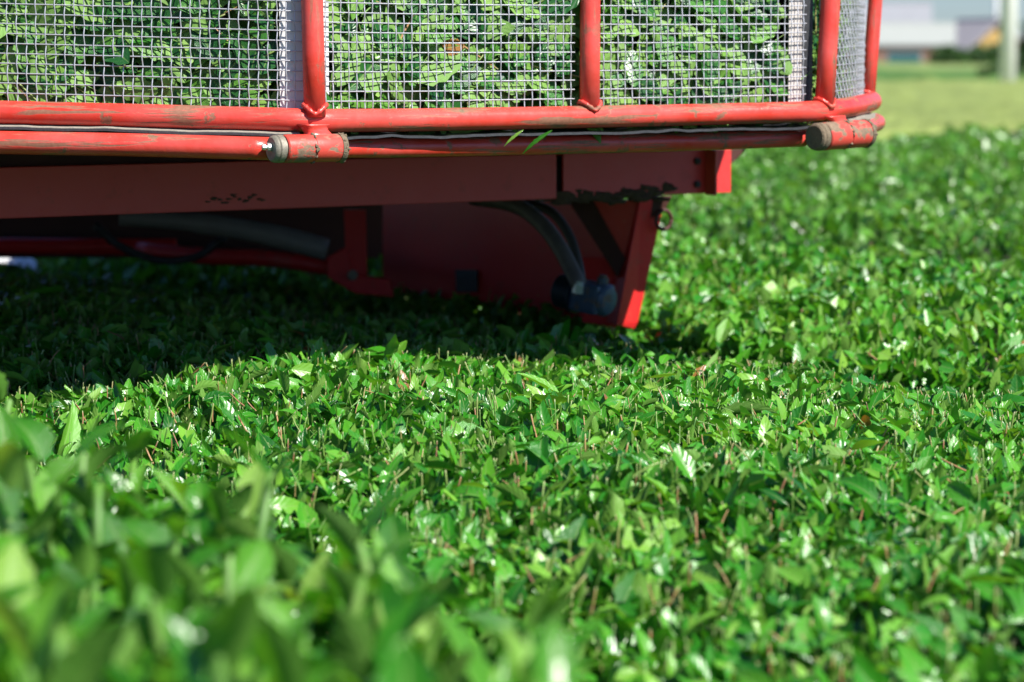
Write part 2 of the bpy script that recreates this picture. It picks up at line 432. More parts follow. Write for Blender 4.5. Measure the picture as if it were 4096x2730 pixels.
def clipped_leaves(x, y, q0, rr, Lm=.052, raise_=0.0, elm=58, els=23):
    n = len(x); S = top(x, y, q0, raise_)
    az = rr.uniform(0, 2 * np.pi, n); el = np.radians(np.clip(rr.normal(elm, els, n), -15, 86))
    u = np.stack([np.cos(el) * np.cos(az), np.cos(el) * np.sin(az), np.sin(el)], 1)
    R = frames(u, rr.normal(0, .65, n))
    L = Lm * np.clip(rr.lognormal(-.06, .34, n), .42, 1.8)
    out = (rr.random(n) < .035); L = np.where(out, L * 1.45, L)
    tip = S + rr.uniform(-.032, .003, n) + np.where(out, rr.uniform(.004, .026, n), 0)
    pos = np.stack([x, y, tip], 1) - u * L[:, None] * np.array([.5, .5, .92])
    return R, pos, L, out
def split_biggest(pos, size, count, rr):
    pp = px_of(pos); inside = (pp[:, 0] > -50) & (pp[:, 0] < 4150) & (pp[:, 1] > 0) & (pp[:, 1] < 2760)
    score = np.where(inside, size / pp[:, 2], 0) * (1 + 6 * np.clip(pos[:, 2] - np.quantile(pos[:, 2], .5), -.05, .05))
    o = np.argsort(-score); m = np.zeros(len(size), bool); m[o[:count]] = True; return m
def stems_on(name, x, y, q0, rr, parent, raise_=0.0, h=(.018, .042), scale=1.0):
    n = len(x); S = top(x, y, q0, raise_)
    az = rr.uniform(0, 6.283, n); el = np.radians(np.clip(rr.normal(72, 20, n), 20, 90))
    u = np.stack([np.cos(el) * np.cos(az), np.cos(el) * np.sin(az), np.sin(el)], 1)
    L = rr.uniform(*h, n) * scale
    pos = np.stack([x, y, S + rr.uniform(-.030, .006, n)], 1) - u * L[:, None]
    tint = rr.beta(1.1, 1.6, n)
    return joined(name, V_STEM, rr.integers(0, len(V_STEM), n), frames(u, rr.uniform(0, 6, n)), pos, L, tint, M['stem'], parent)

def hedge(q0, label, dens, dmin, dmax, margin, seed, nsing, Lm, vars_hi, vars_lo, s0, s1, mat, stem_d, tshift=0.0, group='tea hedges of the field'):
    rr = np.random.default_rng(seed)
    base = thing('tea_hedge', (RN[0] * q0, RN[1] * q0, 0), label, 'tea hedge', group)
    row_core('canopy_core', q0, 0, base, s0, s1)
    x, y = sample_row(q0, dens, dmin, dmax, margin, rr)
    if dens >= 1000:                     # the steep flanks need more leaves per square metre of plan
        xe, ye = sample_row(q0, dens * 2.2, dmin, dmax, margin, rr)
        ke = np.abs(xe * RN[0] + ye * RN[1] - q0) > .82
        x = np.concatenate([x, xe[ke]]); y = np.concatenate([y, ye[ke]])
    R, pos, L, out = clipped_leaves(x, y, q0, rr, Lm)
    tint = np.clip(rr.beta(1.5, 1.25, len(x)) * .98 + tshift + .10 * np.sin(x * 4 + y * 3), 0, .99)
    tint = np.where((tint > .968) & (rr.random(len(x)) < .93), .7, tint)
    hi = split_biggest(pos, L, nsing, rr) if nsing else np.zeros(len(x), bool)
    iv = rr.integers(0, len(vars_hi), len(x)); il = rr.integers(0, len(vars_lo), len(x))
    # outstanding leaves keep their tips
    if nsing: singles('leaf', vars_hi, iv[hi], R[hi], pos[hi], L[hi], np.minimum(tint[hi], .99), mat, base)
    k = ~hi
    joined('foliage', vars_lo, il[k], R[k], pos[k], L[k], tint[k], mat, base)
    if stem_d:
        xs, ys = sample_row(q0, stem_d, dmin, dmax, margin, rr)
        stems_on('cut_stems', xs, ys, q0, rr, base)
    return base, len(x)
cnt = {}
_, cnt[0] = hedge(2.45, 'clipped tea hedge in the middle, sharp cut leaves and stalks, partly under the red harvester', 4500, 2.2, 7.6, .40, 21, 300, .043, V_HI, V_MID, -11, 3.5, M['leaf'], 1250)
_, cnt[1] = hedge(4.45, 'clipped tea hedge behind the harvester’s red side plate, next across the dark furrow', 2300, 4.2, 11.5, .5, 22, 300, .046, V_MID, V_LO, -14, 4, M['leaf'], 260, .04)
_, cnt[2] = hedge(6.45, 'clipped tea hedge out of focus, second behind the harvester’s red side plate', 1500, 6, 14, .5, 23, 150, .048, V_LO, V_LO, -17, 4.5, M['farleaf'], 60, .0)
_, cnt[3] = hedge(8.45, 'clipped tea hedge well out of focus, third behind the harvester’s red side plate', 1000, 8, 17, .5, 24, 0, .054, V_LO, V_LO, -18, 4, M['farleaf'], 0, .02)
_, cnt[4] = hedge(10.45, 'blurred clipped tea hedge, second from the pale yellow-green field', 800, 10, 20, .5, 25, 0, .058, V_LO, V_LO, -18, 3, M['farleaf'], 0, .04)
_, cnt[5] = hedge(12.45, 'blurred clipped tea hedge bordering the pale yellow-green field', 480, 12, 21, .5, 26, 0, .06, V_LO, V_LO, -17, 1.5, M['farleaf'], 0, .22)
_, cnt[6] = hedge(14.45, 'last short piece of clipped tea hedge at the far corner below the concrete pole', 420, 14, 22, .5, 27, 0, .06, V_LO, V_LO, -17, -5, M['farleaf'], 0, .34)

# unharvested hedge nearest the camera: long young shoots
def young_hedge():
    rr = np.random.default_rng(31); q0 = .62
    base = thing('tea_hedge', (RN[0] * q0, RN[1] * q0, 0), 'unharvested tea hedge with long glossy young leaves, blurred, nearest the camera at lower left', 'tea hedge', 'tea hedges of the field')
    row_core('canopy_core', q0, -.02, base, -7, 2.5)
    x, y = sample_row(q0, 330, 1.25, 5.2, .4, rr, .78)
    ke = (x * RN[0] + y * RN[1] < 1.26 + .09 * (y - 2.0)) & (x < .065 + .05 * np.sin(y * 9)) ; x, y = x[ke], y[ke]
    S = top(x, y, q0, .035, 16.); n = len(x)
    # keep the unharvested edge only as wide as the frame shows it
    hs = rr.uniform(.04, .12, n) + .05 * (rr.random(n) < .12)
    Us, Ps, Ls, Ts = [], [], [], []; SU, SPn, SL = [], [], []
    for i in range(n):
        az0 = rr.uniform(0, 6.283); lean = rr.normal(0, .16, 2)
        d = np.array([lean[0], lean[1], 1.]); d /= np.linalg.norm(d)
        b = np.array([x[i], y[i], S[i] - .045]); SU.append(d); SPn.append(b); SL.append(hs[i])
        k = rr.integers(4, 7)
        for j in range(k):
            f = (j + 1) / k; az = az0 + j * 2.4
            el = np.radians(rr.normal(18 + 42 * f, 12))
            Us.append((np.cos(el) * np.cos(az), np.cos(el) * np.sin(az), np.sin(el))); Ps.append(b + d * hs[i] * f)
            Ls.append(rr.uniform(.055, .095) * (1.05 - .3 * f)); Ts.append(np.clip(rr.beta(1.2, 1.2) * .8 + .3 * f - .1, 0, 1))
    U = np.array(Us); Ps = np.array(Ps); Ls = np.array(Ls); Ts = np.array(Ts)
    # a lower layer of old leaves
    x2, y2 = sample_row(q0, 1100, 1.25, 5.2, .4, rr, .84)
    ke = x2 * RN[0] + y2 * RN[1] < 1.30 + .09 * (y2 - 2.0); x2, y2 = x2[ke], y2[ke]
    R2, pos2, L2, _o = clipped_leaves(x2, y2, q0, rr, .06, -.02, 35, 25)
    R = np.concatenate([frames(U, rr.normal(0, .4, len(U))), R2]); pos = np.concatenate([Ps, pos2]); L = np.concatenate([Ls, L2])
    t = np.concatenate([Ts, rr.beta(1.6, 2.2, len(x2)) * .8])
    hi = split_biggest(pos, L, 300, rr); iv = rr.integers(0, len(V_FULL), len(L)); k = ~hi
    singles('leaf', V_FULL, iv[hi], R[hi], pos[hi], L[hi], t[hi], M['young'], base)
    joined('foliage', V_FULL[:], iv[k], R[k], pos[k], L[k], t[k], M['young'], base)
    SU = np.array(SU); SL = np.array(SL)
    joined('shoot_stems', V_STEM, rr.integers(0, 8, n), frames(SU, np.zeros(n)), np.array(SPn), SL, rr.uniform(0, .4, n), M['shoot'], base)
    return len(L)
cnt[-1] = young_hedge()

# ------------------------------------------------------------------ far fields
def field(name, label, mat, corners, seed, nx=90, ny=60, amp=.05, h=.80):
    """slab of far tea bushes between corner points (near-left, near-right, far-right, far-left)"""
    a, b, c, d = [np.array(p, float) for p in corners]; vs = []; fs = []; r = np.random.default_rng(seed)
    for j in range(ny + 1):
        v = (j / ny) ** 1.5
        for i in range(nx + 1):
            u = i / nx; p = (a * (1 - u) + b * u) * (1 - v) + (d * (1 - u) + c * u) * v
            edge = i in (0, nx) or j in (0, ny)
            vs.append((p[0], p[1], .02 if edge else h + r.normal(0, amp)))
    m = nx + 1
    for j in range(ny):
        for i in range(nx): fs.append((j * m + i, j * m + i + 1, (j + 1) * m + i + 1, (j + 1) * m + i))
    o = MB().add(vs, fs).build(name, mat, smooth=True)
    return tag(o, label, 'tea field', kind='stuff')
field('tea_field', 'pale yellow-green tea field in new growth, blurred, beyond the clipped hedges', M['field_a'], [(-10, 15.6 - 13 + 2, 0)[:2], (12, 31.5), (24, 58), (-16, 58)], 1, 140, 110, .035, .82)
field('tea_field', 'darker green band of tea rows behind the pale field', M['field_b'], [(-18, 58.4), (26, 58.4), (40, 92), (-25, 92)], 2, amp=.05, h=.83)
field('tea_field', 'light green strip of field in front of the houses', M['field_c'], [(-25, 92.5), (40, 92.5), (80, 185), (-50, 185)], 3, amp=.05, h=.82)

# ------------------------------------------------------------------ the harvester
HV = thing('tea_harvester', (-.2, 6.0, 0), 'red tea harvester with a wire mesh basket full of leaves over the clipped hedge', 'harvester')
Rr = .0178
# plan of the basket rim, left panel, front panel, rounded corner, right side
up_l = [P(-900, 430, 4.33), P(0, 450, 4.325), P(620, 465, 4.32), P(1200, 481, 4.315)]
up_r = [P(1262, 484, 4.32), P(1700, 480, 4.45), P(2360, 468, 4.62), P(2800, 459, 4.75), P(3200, 449, 4.845), P(3300, 443, 4.885), P(3400, 429, 5.03), P(3465, 415, 5.19), P(3492, 405, 5.37)]
zc = up_r[-1].z
tail = [Vector((.672, 5.56, zc)), Vector((.58, 5.80, zc)), Vector((.35, 6.15, zc)), Vector((0, 6.65, zc))]
def smooth_path(pts, step=.012, win=2):
    pts = [Vector(p) for p in pts]; out = []
    for a, b in zip(pts, pts[1:]):
        n = max(1, int((b - a).length / step))
        out += [a + (b - a) * (k / n) for k in range(n)]
    out.append(pts[-1]); o2 = []
    for i in range(len(out)):
        q = [out[min(max(i + k, 0), len(out) - 1)] for k in range(-win, win + 1)]
        o2.append(sum(q, Vector()) / len(q))
    return o2
rim = smooth_path(up_l + up_r + tail)
MB().tube(rim, Rr, 20).build('basket_rail', M['red'], HV, smooth=True)
# lower rails
low_l = catmull([P(-900, 552, 4.30), P(0, 571, 4.297), P(500, 580, 4.295), P(1085, 596, 4.293)], 8)
MB().tube(low_l, .0175, 20).build('lower_rail', M['red'], HV, smooth=True)
low_r = catmull([P(1322, 592, 4.362), P(1700, 589, 4.482), P(2360, 576, 4.660), P(2800, 565, 4.790), P(3215, 551, 4.890)], 8)
MB().tube(low_r, .0158, 20).build('lower_rail', M['red'], HV, smooth=True)
low_c = catmull([P(3395, 530, 4.98), P(3440, 517, 5.09), P(3490, 500, 5.25), P(3507, 490, 5.40), Vector((.688, 5.57, P(3507, 490, 5.40).z)), Vector((.60, 5.80, P(3507, 490, 5.40).z)), Vector((.36, 6.15, P(3507, 490, 5.40).z))], 8)
MB().tube(low_c, .0155, 18).build('lower_rail', M['red'], HV, smooth=True)
# rim path as arc-length function
RIM = np.array([tuple(p) for p in rim]); seg = np.linalg.norm(np.diff(RIM[:, :2], axis=0), axis=1); ARC = np.concatenate([[0], np.cumsum(seg)])
def rim_at(s, inset=0.0):
    s = np.asarray(s, float)
    p = np.stack([np.interp(s, ARC, RIM[:, k]) for k in range(3)], -1)
    e = .03
    t = np.stack([np.interp(s + e, ARC, RIM[:, k]) - np.interp(s - e, ARC, RIM[:, k]) for k in range(2)], -1)
    t /= np.linalg.norm(t, axis=-1, keepdims=True)
    nin = np.stack([-t[..., 1], t[..., 0]], -1)            # inward (away from the camera)
    p = p.copy(); p[..., :2] += nin * inset
    return p, nin
def arc_px(px):
    pp = px_of(RIM); k = np.argmax(pp[:, 0]); return float(np.interp(px, pp[:k + 1, 0], ARC[:k + 1]))
A_bend, A_p2, A_p3, A_p4 = arc_px(1258), arc_px(2358), arc_px(3293), arc_px(3462) + .10
# posts
def post(foot, topx, r, name='post'):
    f = Vector(foot); d = (Vector(topx) - f).normalized()
    o = MB().tube([f + d * t for t in (0, .1, .25, .5, .8)], r, 20).build(name, M['red_post'], HV, smooth=True)
    return o, f, d
def weld(foot, r, parent, seed, ang=0.0):
    """lumpy bead along the saddle where a post meets the rail"""
    a_, b_ = Vector((math.cos(ang), math.sin(ang), 0)), Vector((-math.sin(ang), math.cos(ang), 0)); pts = []; rad = []
    for k in range(49):
        th = 2 * math.pi * k / 48; q = r + .0006
        z = math.sqrt(max(Rr ** 2 - (min(q, Rr * .985) * math.sin(th)) ** 2, 0)) + .0012
        pts.append(Vector(foot) + a_ * q * math.cos(th) + b_ * q * math.sin(th) * 1.04 + Vector((0, 0, z)))
        rad.append(.0036 * (1 + .22 * math.sin(k * 1.9 + seed) + .3 * mnoise.noise(Vector((k * .7, seed, 0)))))
    return MB().tube(pts, rad, 9, False).build('weld_bead', M['red'], parent, smooth=True)
po, f, d = post(P(1260, 470, 4.317), P(1247, -60, 4.325), .0167); weld(f, .0167, po, 3, .1)
po, f, d = post(P(2359, 455, 4.62), P(2361, -60, 4.63), .0165); weld(f, .0165, po, 40, .5)
po, f, d = post(P(3297, 440, 4.885), P(3326, -60, 4.90), .0168); weld(f, .0168, po, 80, .7)
po, f, d = post(P(3470, 408, 5.36), P(3506, -60, 5.38), .0135); weld(f, .0135, po, 120, 1.2)
# wire mesh panels: each wire on its own, in front of the load
PIT = .0150; WR = .00110
def wire_panel(a0, a1, edge_list, matname, label=None):
    """flat edge bars as the panel mesh, wires as its children"""
    mb = MB()
    for (e0, e1) in edge_list:
        ss = np.linspace(e0, e1, 4); pa, _ = rim_at(ss, .0235); pb, _ = rim_at(ss, .0260)
        for i in range(3):
            lo, hi_ = .012, .62
            q = [Vector(pa[i]), Vector(pa[i + 1]), Vector(pb[i + 1]), Vector(pb[i])]
            mb.prism([v + Vector((0, 0, lo)) for v in q], (0, 0, hi_))
    pan = mb.build('mesh_panel', M[matname], HV)
    if label: pan['label'] = label
    nrow = 42
    ncol = int((a1 - a0) / PIT)
    sd_ = np.linspace(a0, a1, max(8, int((a1 - a0) / .03)))
    pr, _ = rim_at(sd_, .0165)
    for k in range(nrow):
        z = .014 + k * PIT
        MB().tube([Vector(p) + Vector((0, 0, z)) for p in pr], WR, 6, False).build('wire', M['wire'], pan, smooth=True)
    for j in range(ncol + 1):
        s = a0 + (j + .5) * (a1 - a0) / (ncol + 1)
        p, nin = rim_at(s, .0165); p = Vector(p); nn = Vector((nin[0], nin[1], 0)); tt = Vector((nin[1], -nin[0], 0))
        pts = []
        for k in range(nrow * 2):
            z = .006 + k * PIT / 2; sg = (1 if (k // 2 + j) % 2 else -1) if k % 2 else 0
            sg = math.sin(math.pi * (k / 2 + j)) if False else (1 if ((k // 2) + j) % 2 else -1) * (1 if k % 2 else 0)
            pts.append(p + nn * (sg * .0016) + tt * (sg * .0006) + Vector((0, 0, z)))
        MB().tube(pts, WR, 6, False).build('wire', M['wire'], pan, smooth=True)
    return pan
g1 = .018
wire_panel(max(0.05, arc_px(-420)), A_bend - .006, [(A_bend - .054, A_bend + .001)], 'white')
wire_panel(A_bend + .006, A_p2 - g1, [(A_bend + .0015, A_bend + .040)], 'white')
wire_panel(A_p2 + g1, A_p3 - .030, [(A_p3 - .066, A_p3 - .034)], 'greystrip', 'wire mesh panel with dirty grey edge strip')
wire_panel(A_p3 + .012, A_p4 + .25, [(A_p4 + .02, A_p4 + .045)], 'greystrip')
# dark gap strip beside the corner post
ss = np.linspace(A_p3 - .036, A_p3 + .020, 4); pa, _ = rim_at(ss, .030)
MB().prism([Vector(p) + Vector((0, 0, .01)) for p in pa] + [Vector(p) + Vector((-.02, .06, .01)) for p in pa[::-1]], (0, 0, .62)).build('corner_seal', M['rubber'], HV)
# floor pan, skirt and an unseen rear extension added to block the sun
def rim_poly(inset, z, a0=.02, n=40):
    s = np.linspace(a0, ARC[-1] - .05, n); p, _ = rim_at(s, inset)
    return [Vector((q[0], q[1], z)) for q in p]
RZ = float(RIM[len(RIM) // 2][2])
fp = rim_poly(.12, RZ - .060); fp += [Vector((.12, 6.9, fp[0].z)), Vector((.12, 8.9, fp[0].z)), Vector((-1.2, 8.9, fp[0].z)), Vector((-1.02, 7.12, fp[0].z)), Vector((-3.4, 7.05, fp[0].z)), Vector((-3.4, 4.9, fp[0].z))]  # rear outline shaped to keep sun off the tea underneath
MB().prism(fp, (0, 0, .045)).build('floor_pan_sunblock', M['dark'], HV)
# rubber and canvas lip between the rails
def lip(px0, px1, dz, name, mat, thick, out, wav, seed, inset=.012):
    s = np.linspace(arc_px(px0), arc_px(px1), 120); p, nin = rim_at(s, 0); mb = MB(); vs = []; fs = []
    for i in range(len(s)):
        w_ = wav * (mnoise.noise(Vector((s[i] * 9, seed, 0))) + .5 * mnoise.noise(Vector((s[i] * 31, seed, 4))))
        c = Vector(p[i]); n_ = Vector((nin[i][0], nin[i][1], 0)); z = dz + w_
        fr = c - n_ * (out + w_ * .6) + Vector((0, 0, z)); bk = c + n_ * (.06) + Vector((0, 0, z + inset))
        vs += [fr, fr - Vector((0, 0, thick)), bk - Vector((0, 0, thick)), bk]
        if i:
            o = (i - 1) * 4
            for k in range(4): fs.append((o + k, o + (k + 1) % 4, o + 4 + (k + 1) % 4, o + 4 + k))
    mb.add(vs, fs); return mb.build(name, mat, HV, smooth=False)
lip(-600, 1195, -.0200, 'canvas_lip', M['canvas'], .0012, .018, .0022, 2)
lip(-600, 1195, -.0214, 'rubber_lip', M['rubber'], .0038, .019, .0022, 2)
lip(1320, 3240, -.0245, 'rubber_lip', M['rubber'], .0038, .006, .0030, 7, .004)
lip(3370, 3475, -.0190, 'canvas_lip', M['canvas'], .011, .013, .0020, 5, .004)

# hinges: sleeve, flange, end cap with grease nipple, neck welded to the rail
def hinge(c0, axis, L, r, cap_mat, nipple, seed, necku):
    ax = Vector(axis).normalized(); c0 = Vector(c0)
    hg = MB().lathe(c0, ax, [(0, r * .93), (.002, r), (L * .49, r), (L * .495, r * .96), (L * .515, r * .96), (L * .52, r), (L * .97, r), (L, r * .94)], 36).build('hinge', M['red_dirty'], HV, auto=.6)
    MB().lathe(c0 - ax * .021, ax, [(0, r * .80), (.002, r * .92), (.006, r * .98), (.007, r * .90), (.009, r * .99), (.0175, r * .99), (.0185, r * .80), (.022, r * .80)], 36).build('end_cap', M[cap_mat], hg, auto=.6)
    MB().lathe(c0 + ax * L, ax, [(-.001, r * 1.02), (.004, r * 1.06), (.008, r * .98), (.010, r * .8)], 30).build('rear_flange', M['mud'], hg, auto=.6)
    if nipple:
        MB().lathe(c0 - ax * .036 + Vector((0, 0, .003)), ax, [(0, .0025), (.001, .0042), (.005, .0045), (.006, .003), (.008, .003), (.0085, .0062), (.0155, .0062)], 8).build('grease_nipple', M['zinc'], hg, auto=.5)
    mb = MB(); rr = random.Random(seed); q = c0 + ax * (L * .74)
    upv = Vector(necku) - q
    vs = []; fs = []; NS, NT = 20, 12; fw = Vector((ax.y, -ax.x, 0))
    for b_ in range(NT + 1):
        f_ = b_ / NT; fl_ = 1 + .32 * (abs(f_ - .55) * 2) ** 2.2
        for k in range(NS):
            th = 2 * math.pi * k / NS; cx, cy = math.cos(th), math.sin(th)
            cx, cy = math.copysign(abs(cx) ** .6, cx), math.copysign(abs(cy) ** .6, cy)
            nz_ = 1 + .13 * mnoise.noise(Vector((cx * 1.7 + seed, cy * 1.7, f_ * 4))) + .07 * mnoise.noise(Vector((cx * 5 + seed, cy * 5, f_ * 11)))
            vs.append(q + upv * (.30 + .78 * f_) + ax * (.0195 * cx * fl_ * nz_) + fw * (.0125 * cy * fl_ * nz_))
    for b_ in range(NT):
        for k in range(NS): fs.append((b_ * NS + k, b_ * NS + (k + 1) % NS, (b_ + 1) * NS + (k + 1) % NS, (b_ + 1) * NS + k))
    fs.append(tuple(range(NS))); fs.append(tuple(NT * NS + k for k in range(NS)))
    mb.add(vs, fs)
    mb.build('weld_neck', M['red'], hg, smooth=True)
    md = MB(); u = ax.cross(Vector((0, 0, 1))).normalized()
    for k in range(46):
        th = rr.uniform(0, 6.283); a = L * (.505 + rr.gauss(0, .012)) if k < 26 else L + rr.uniform(.0, .008)
        pos = c0 + ax * a + (u * math.cos(th) + Vector((0, 0, 1)) * math.sin(th)) * r * 1.0
        md.lump(pos, rr.uniform(.001, .0032), rr.uniform(.001, .003), rr.uniform(.0012, .0035), .35, seed + k, 7, 5)
    tag(md.build('mud_clods', M['mud'], hg, smooth=True), kind='stuff')
    return hg
hax = Vector((.83, .50, .0))
hinge(P(1134, 596, 4.262), hax, .092, .0212, 'steel', True, 5, P(1255, 505, 4.30))
hinge(P(3290, 547, 4.845), Vector((.70, .62, .03)), .105, .0240, 'mud', False, 60, P(3335, 470, 4.885))

# cross beam behind, in two lengths
bd0 = P(0, 876, 4.90); bd1 = P(2920, 770, 5.84); bdir = Vector((bd1.x - bd0.x, bd1.y - bd0.y, 0)).normalized(); bnor = Vector((bdir.y, -bdir.x, 0))
zb0, zb1 = .5 * (bd0.z + bd1.z), .5 * (bd0.z + bd1.z) + .088
def beam_pt(px):      # point of the beam line seen at photograph column px
    a = (px - 2048) / F
    # X = a*dep ; solve on line bd0 + t*bdir
    t = (a * (bd0.y * CP + (CZ - zb0) * SP) - bd0.x) / (bdir.x - a * bdir.y * CP)
    p = bd0 + bdir * t; return Vector((p.x, p.y, 0))
def beam(p0, p1, name='cross_beam'):
    L = (p1 - p0); c = (p0 + p1) / 2; mb = MB()
    zc_ = (zb0 + zb1) / 2; hh = (zb1 - zb0) / 2
    mb.box(c + Vector((0, 0, zc_)), L / 2, -bnor * .003, Vector((0, 0, hh)))
    mb.box(c + Vector((0, 0, zb0 + .003)) - bnor * .022, L / 2 * .9995, bnor * .0185, Vector((0, 0, .0029)))
    mb.box(c + Vector((0, 0, zb1 - .003)) - bnor * .022, L / 2 * .9995, bnor * .0185, Vector((0, 0, .0029)))
    return mb.build(name, M['beam'], HV, bevel=.0012)
pL, pS0, pS1, pE = beam_pt(-1500), beam_pt(2222), beam_pt(2250), beam_pt(2920)
b1 = beam(pL, pS0); b2 = beam(pS1, pE)
MB().box((pS0 + pS1) / 2 + Vector((0, 0, (zb0 + zb1) / 2)) - bnor * .03, bdir * .03, bnor * .008, Vector((0, 0, .05))).build('joint_plate', M['rubber'], HV)
ps = beam_pt(2820)
MB().box(ps + Vector((0, 0, (zb0 + zb1) / 2 - .001)) + bnor * .020, bdir * .0022 + bnor * 0, bnor * .0165, Vector((0, 0, (zb1 - zb0) / 2 + .002))).build('end_flange', M['strip_red'], HV, bevel=.0008)
for zz in (.25, .78):
    for pxb in (2782,):
        q = beam_pt(pxb) + Vector((0, 0, zb0 + (zb1 - zb0) * (1 - zz))) + bnor * .003
        MB().lathe(q, bnor, [(0, .008), (.005, .008), (.0052, .005), (.009, .005)], 6).build('bolt', M['rubber'], HV)
# small gusset at the top right end of the beam
MB().prism([P(2920, 600, 5.86), P(2985, 597, 5.88), P(2955, 630, 5.88), P(2922, 660, 5.86)], (0, .03, 0)).build('end_gusset', M['dark'], HV)
sk0, sk1 = beam_pt(-1500), beam_pt(2900)
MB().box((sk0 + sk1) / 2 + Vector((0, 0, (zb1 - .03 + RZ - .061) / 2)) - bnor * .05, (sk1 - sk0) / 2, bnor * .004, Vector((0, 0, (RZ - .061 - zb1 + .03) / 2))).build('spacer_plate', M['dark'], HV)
# mud caked on the beam's lower edge
md = MB(); rr_ = random.Random(9)
for k in range(60):
    px = 2230 + 430 * rr_.random(); q = beam_pt(px) + Vector((0, 0, zb0 + rr_.gauss(.001, .005) + (.006 if px > 2480 else 0) * rr_.random() * 2)) + bnor * .003
    md.lump(q, rr_.uniform(.010, .026), .0022, rr_.uniform(.003, .008), .5, k, 12, 8)
for k in range(16):
    px = 820 + 230 * k / 16 + rr_.uniform(-6, 6); q = beam_pt(px) + Vector((0, 0, zb0 + .020 + .006 * math.sin(k * 1.1) + rr_.uniform(-.003, .003))) + bnor * .0025
    md.lump(q, .009, .0012, rr_.uniform(.0015, .003), .5, k + 90, 10, 7)
tag(md.build('caked_mud', plain('wet_mud', (.085, .055, .038), .9, 0, .5, 100, .002), HV, smooth=True), kind='stuff')

# side plate standing in the furrow, with gusset, flange, ring
SPd = Vector((-.57, .822, 0))              # along the row
pl0 = P(2480, 800, 6.06); pl0 = Vector((pl0.x, pl0.y, 0))
pl1 = pl0 + SPd * .95
plate_n = Vector((-.822, -.57, 0))
zt = zb0 - .004
zlo0, zlo1 = P(2480, 1315, pl0.y).z, P(1600, 1165, pl1.y).z
MB().prism([Vector((pl0.x, pl0.y, zt)), Vector((pl0.x, pl0.y, zlo0)), Vector((pl1.x, pl1.y, zlo1)), Vector((pl1.x, pl1.y, zt))], plate_n * -.006).build('side_plate', M['red_plate'], HV)
# strut down to the track, hidden in the furrow, and the twin plate on the machine's other side
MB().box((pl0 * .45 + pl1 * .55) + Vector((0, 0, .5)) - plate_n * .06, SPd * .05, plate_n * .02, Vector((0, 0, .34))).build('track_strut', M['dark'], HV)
qx = Vector((-.822, -.57, 0)) * 2.05
MB().prism([Vector((pl0.x, pl0.y, zt)) + qx, Vector((pl0.x, pl0.y, .62)) + qx, Vector((pl1.x, pl1.y, .62)) + qx, Vector((pl1.x, pl1.y, zt)) + qx], plate_n * .006).build('side_plate', M['red_plate'], HV)
MB().box((pl0 + pl1) / 2 + qx + Vector((0, 0, .31)) + plate_n * .05, SPd * .5, plate_n * .045, Vector((0, 0, .31))).build('crawler_track', M['rubber'], HV, bevel=.02)
# inclined outer flange from the beam down to the furrow
fl = [P(2560, 800, 5.940), P(2660, 800, 5.980), P(2552, 1290, 5.960), P(2536, 1318, 5.960), P(2468, 1300, 5.900), P(2476, 1250, 5.900)]
MB().prism(fl, (-.02, .05, 0)).build('side_flange', M['red_plate'], HV, bevel=.002)
# triangular web between plate and flange
MB().prism([P(2365, 800, 5.99), P(2558, 800, 5.95), P(2496, 1030, 5.940)], (0, .012, 0)).build('web_plate', M['strip_red'], HV)
MB().prism([P(2270, 800, 6.02), P(2372, 800, 5.98), P(2502, 1035, 5.93), P(2470, 1110, 5.93)], (0, .02, 0)).build('brace', M['dark'], HV)
MB().prism([P(2470, 1030, 5.96), P(2500, 1030, 5.960), P(2470, 1305, 5.940), P(2330, 1290, 5.98), P(2300, 1030, 6.03)], (0, .01, 0)).build('web_plate', M['red_plate'], HV)
rc = P(2655, 880, 5.960); rp = []
for k in range(25):
    a = 2 * math.pi * k / 24; rp.append(rc + Vector((math.cos(a) * .0165, math.cos(a) * .008, math.sin(a) * .0205)))
MB().tube(rp, .0042, 10).build('tie_ring', M['dark'], HV, smooth=True)
mk = MB(); mk.prism([P(2560, 790, 5.96), P(2690, 785, 5.96), P(2655, 850, 5.96), P(2590, 880, 5.96)], (0, .03, 0)).build('ring_bracket', M['dark'], HV, bevel=.002)
# leg in the furrow below the plate (hidden by the tea)
MB().box((pl0 + pl1) / 2 + Vector((0, 0, .16)) - plate_n * .05, SPd * .5, plate_n * .05, Vector((0, 0, .16))).build('crawler_track', M['rubber'], HV, bevel=.02)
# hydraulic motor with hoses
mc = P(2310, 1178, 5.74); max_ = Vector((.80, -.55, -.13)).normalized()
mo = MB().lathe(mc - max_ * .045, max_, [(0, .030), (.003, .034), (.034, .034), (.036, .040), (.046, .040)], 28).build('hydraulic_motor', M['motor_dark'], HV, auto=.6)
mq = max_.cross(Vector((0, 0, 1))).normalized(); mz = mq.cross(max_)
MB().box(mc + max_ * .034, max_ * .034, mq * .034, mz * .030).build('motor_body', M['motor'], mo, bevel=.008)
MB().lathe(mc + max_ * .062, max_, [(0, .033), (.008, .033), (.016, .027), (.018, .02)], 26).build('motor_end', M['motor'], mo, auto=.6)
MB().lathe(P(2410, 1132, 5.71), mz, [(-.01, .012), (.010, .012), (.011, .008), (.016, .008)], 12).build('motor_port', M['motor'], mo, auto=.6)
MB().lathe(P(2318, 1150, 5.70), mz, [(-.012, .014), (.006, .014), (.007, .010), (.012, .010)], 6).build('hose_fitting', M['zinc'], mo, auto=.5)
MB().tube(catmull([P(1890, 790, 5.95), P(2060, 822, 5.88), P(2170, 900, 5.82), P(2250, 1010, 5.76), P(2318, 1148, 5.705)], 8), .0165, 14).build('hose', M['worn'], HV, smooth=True)
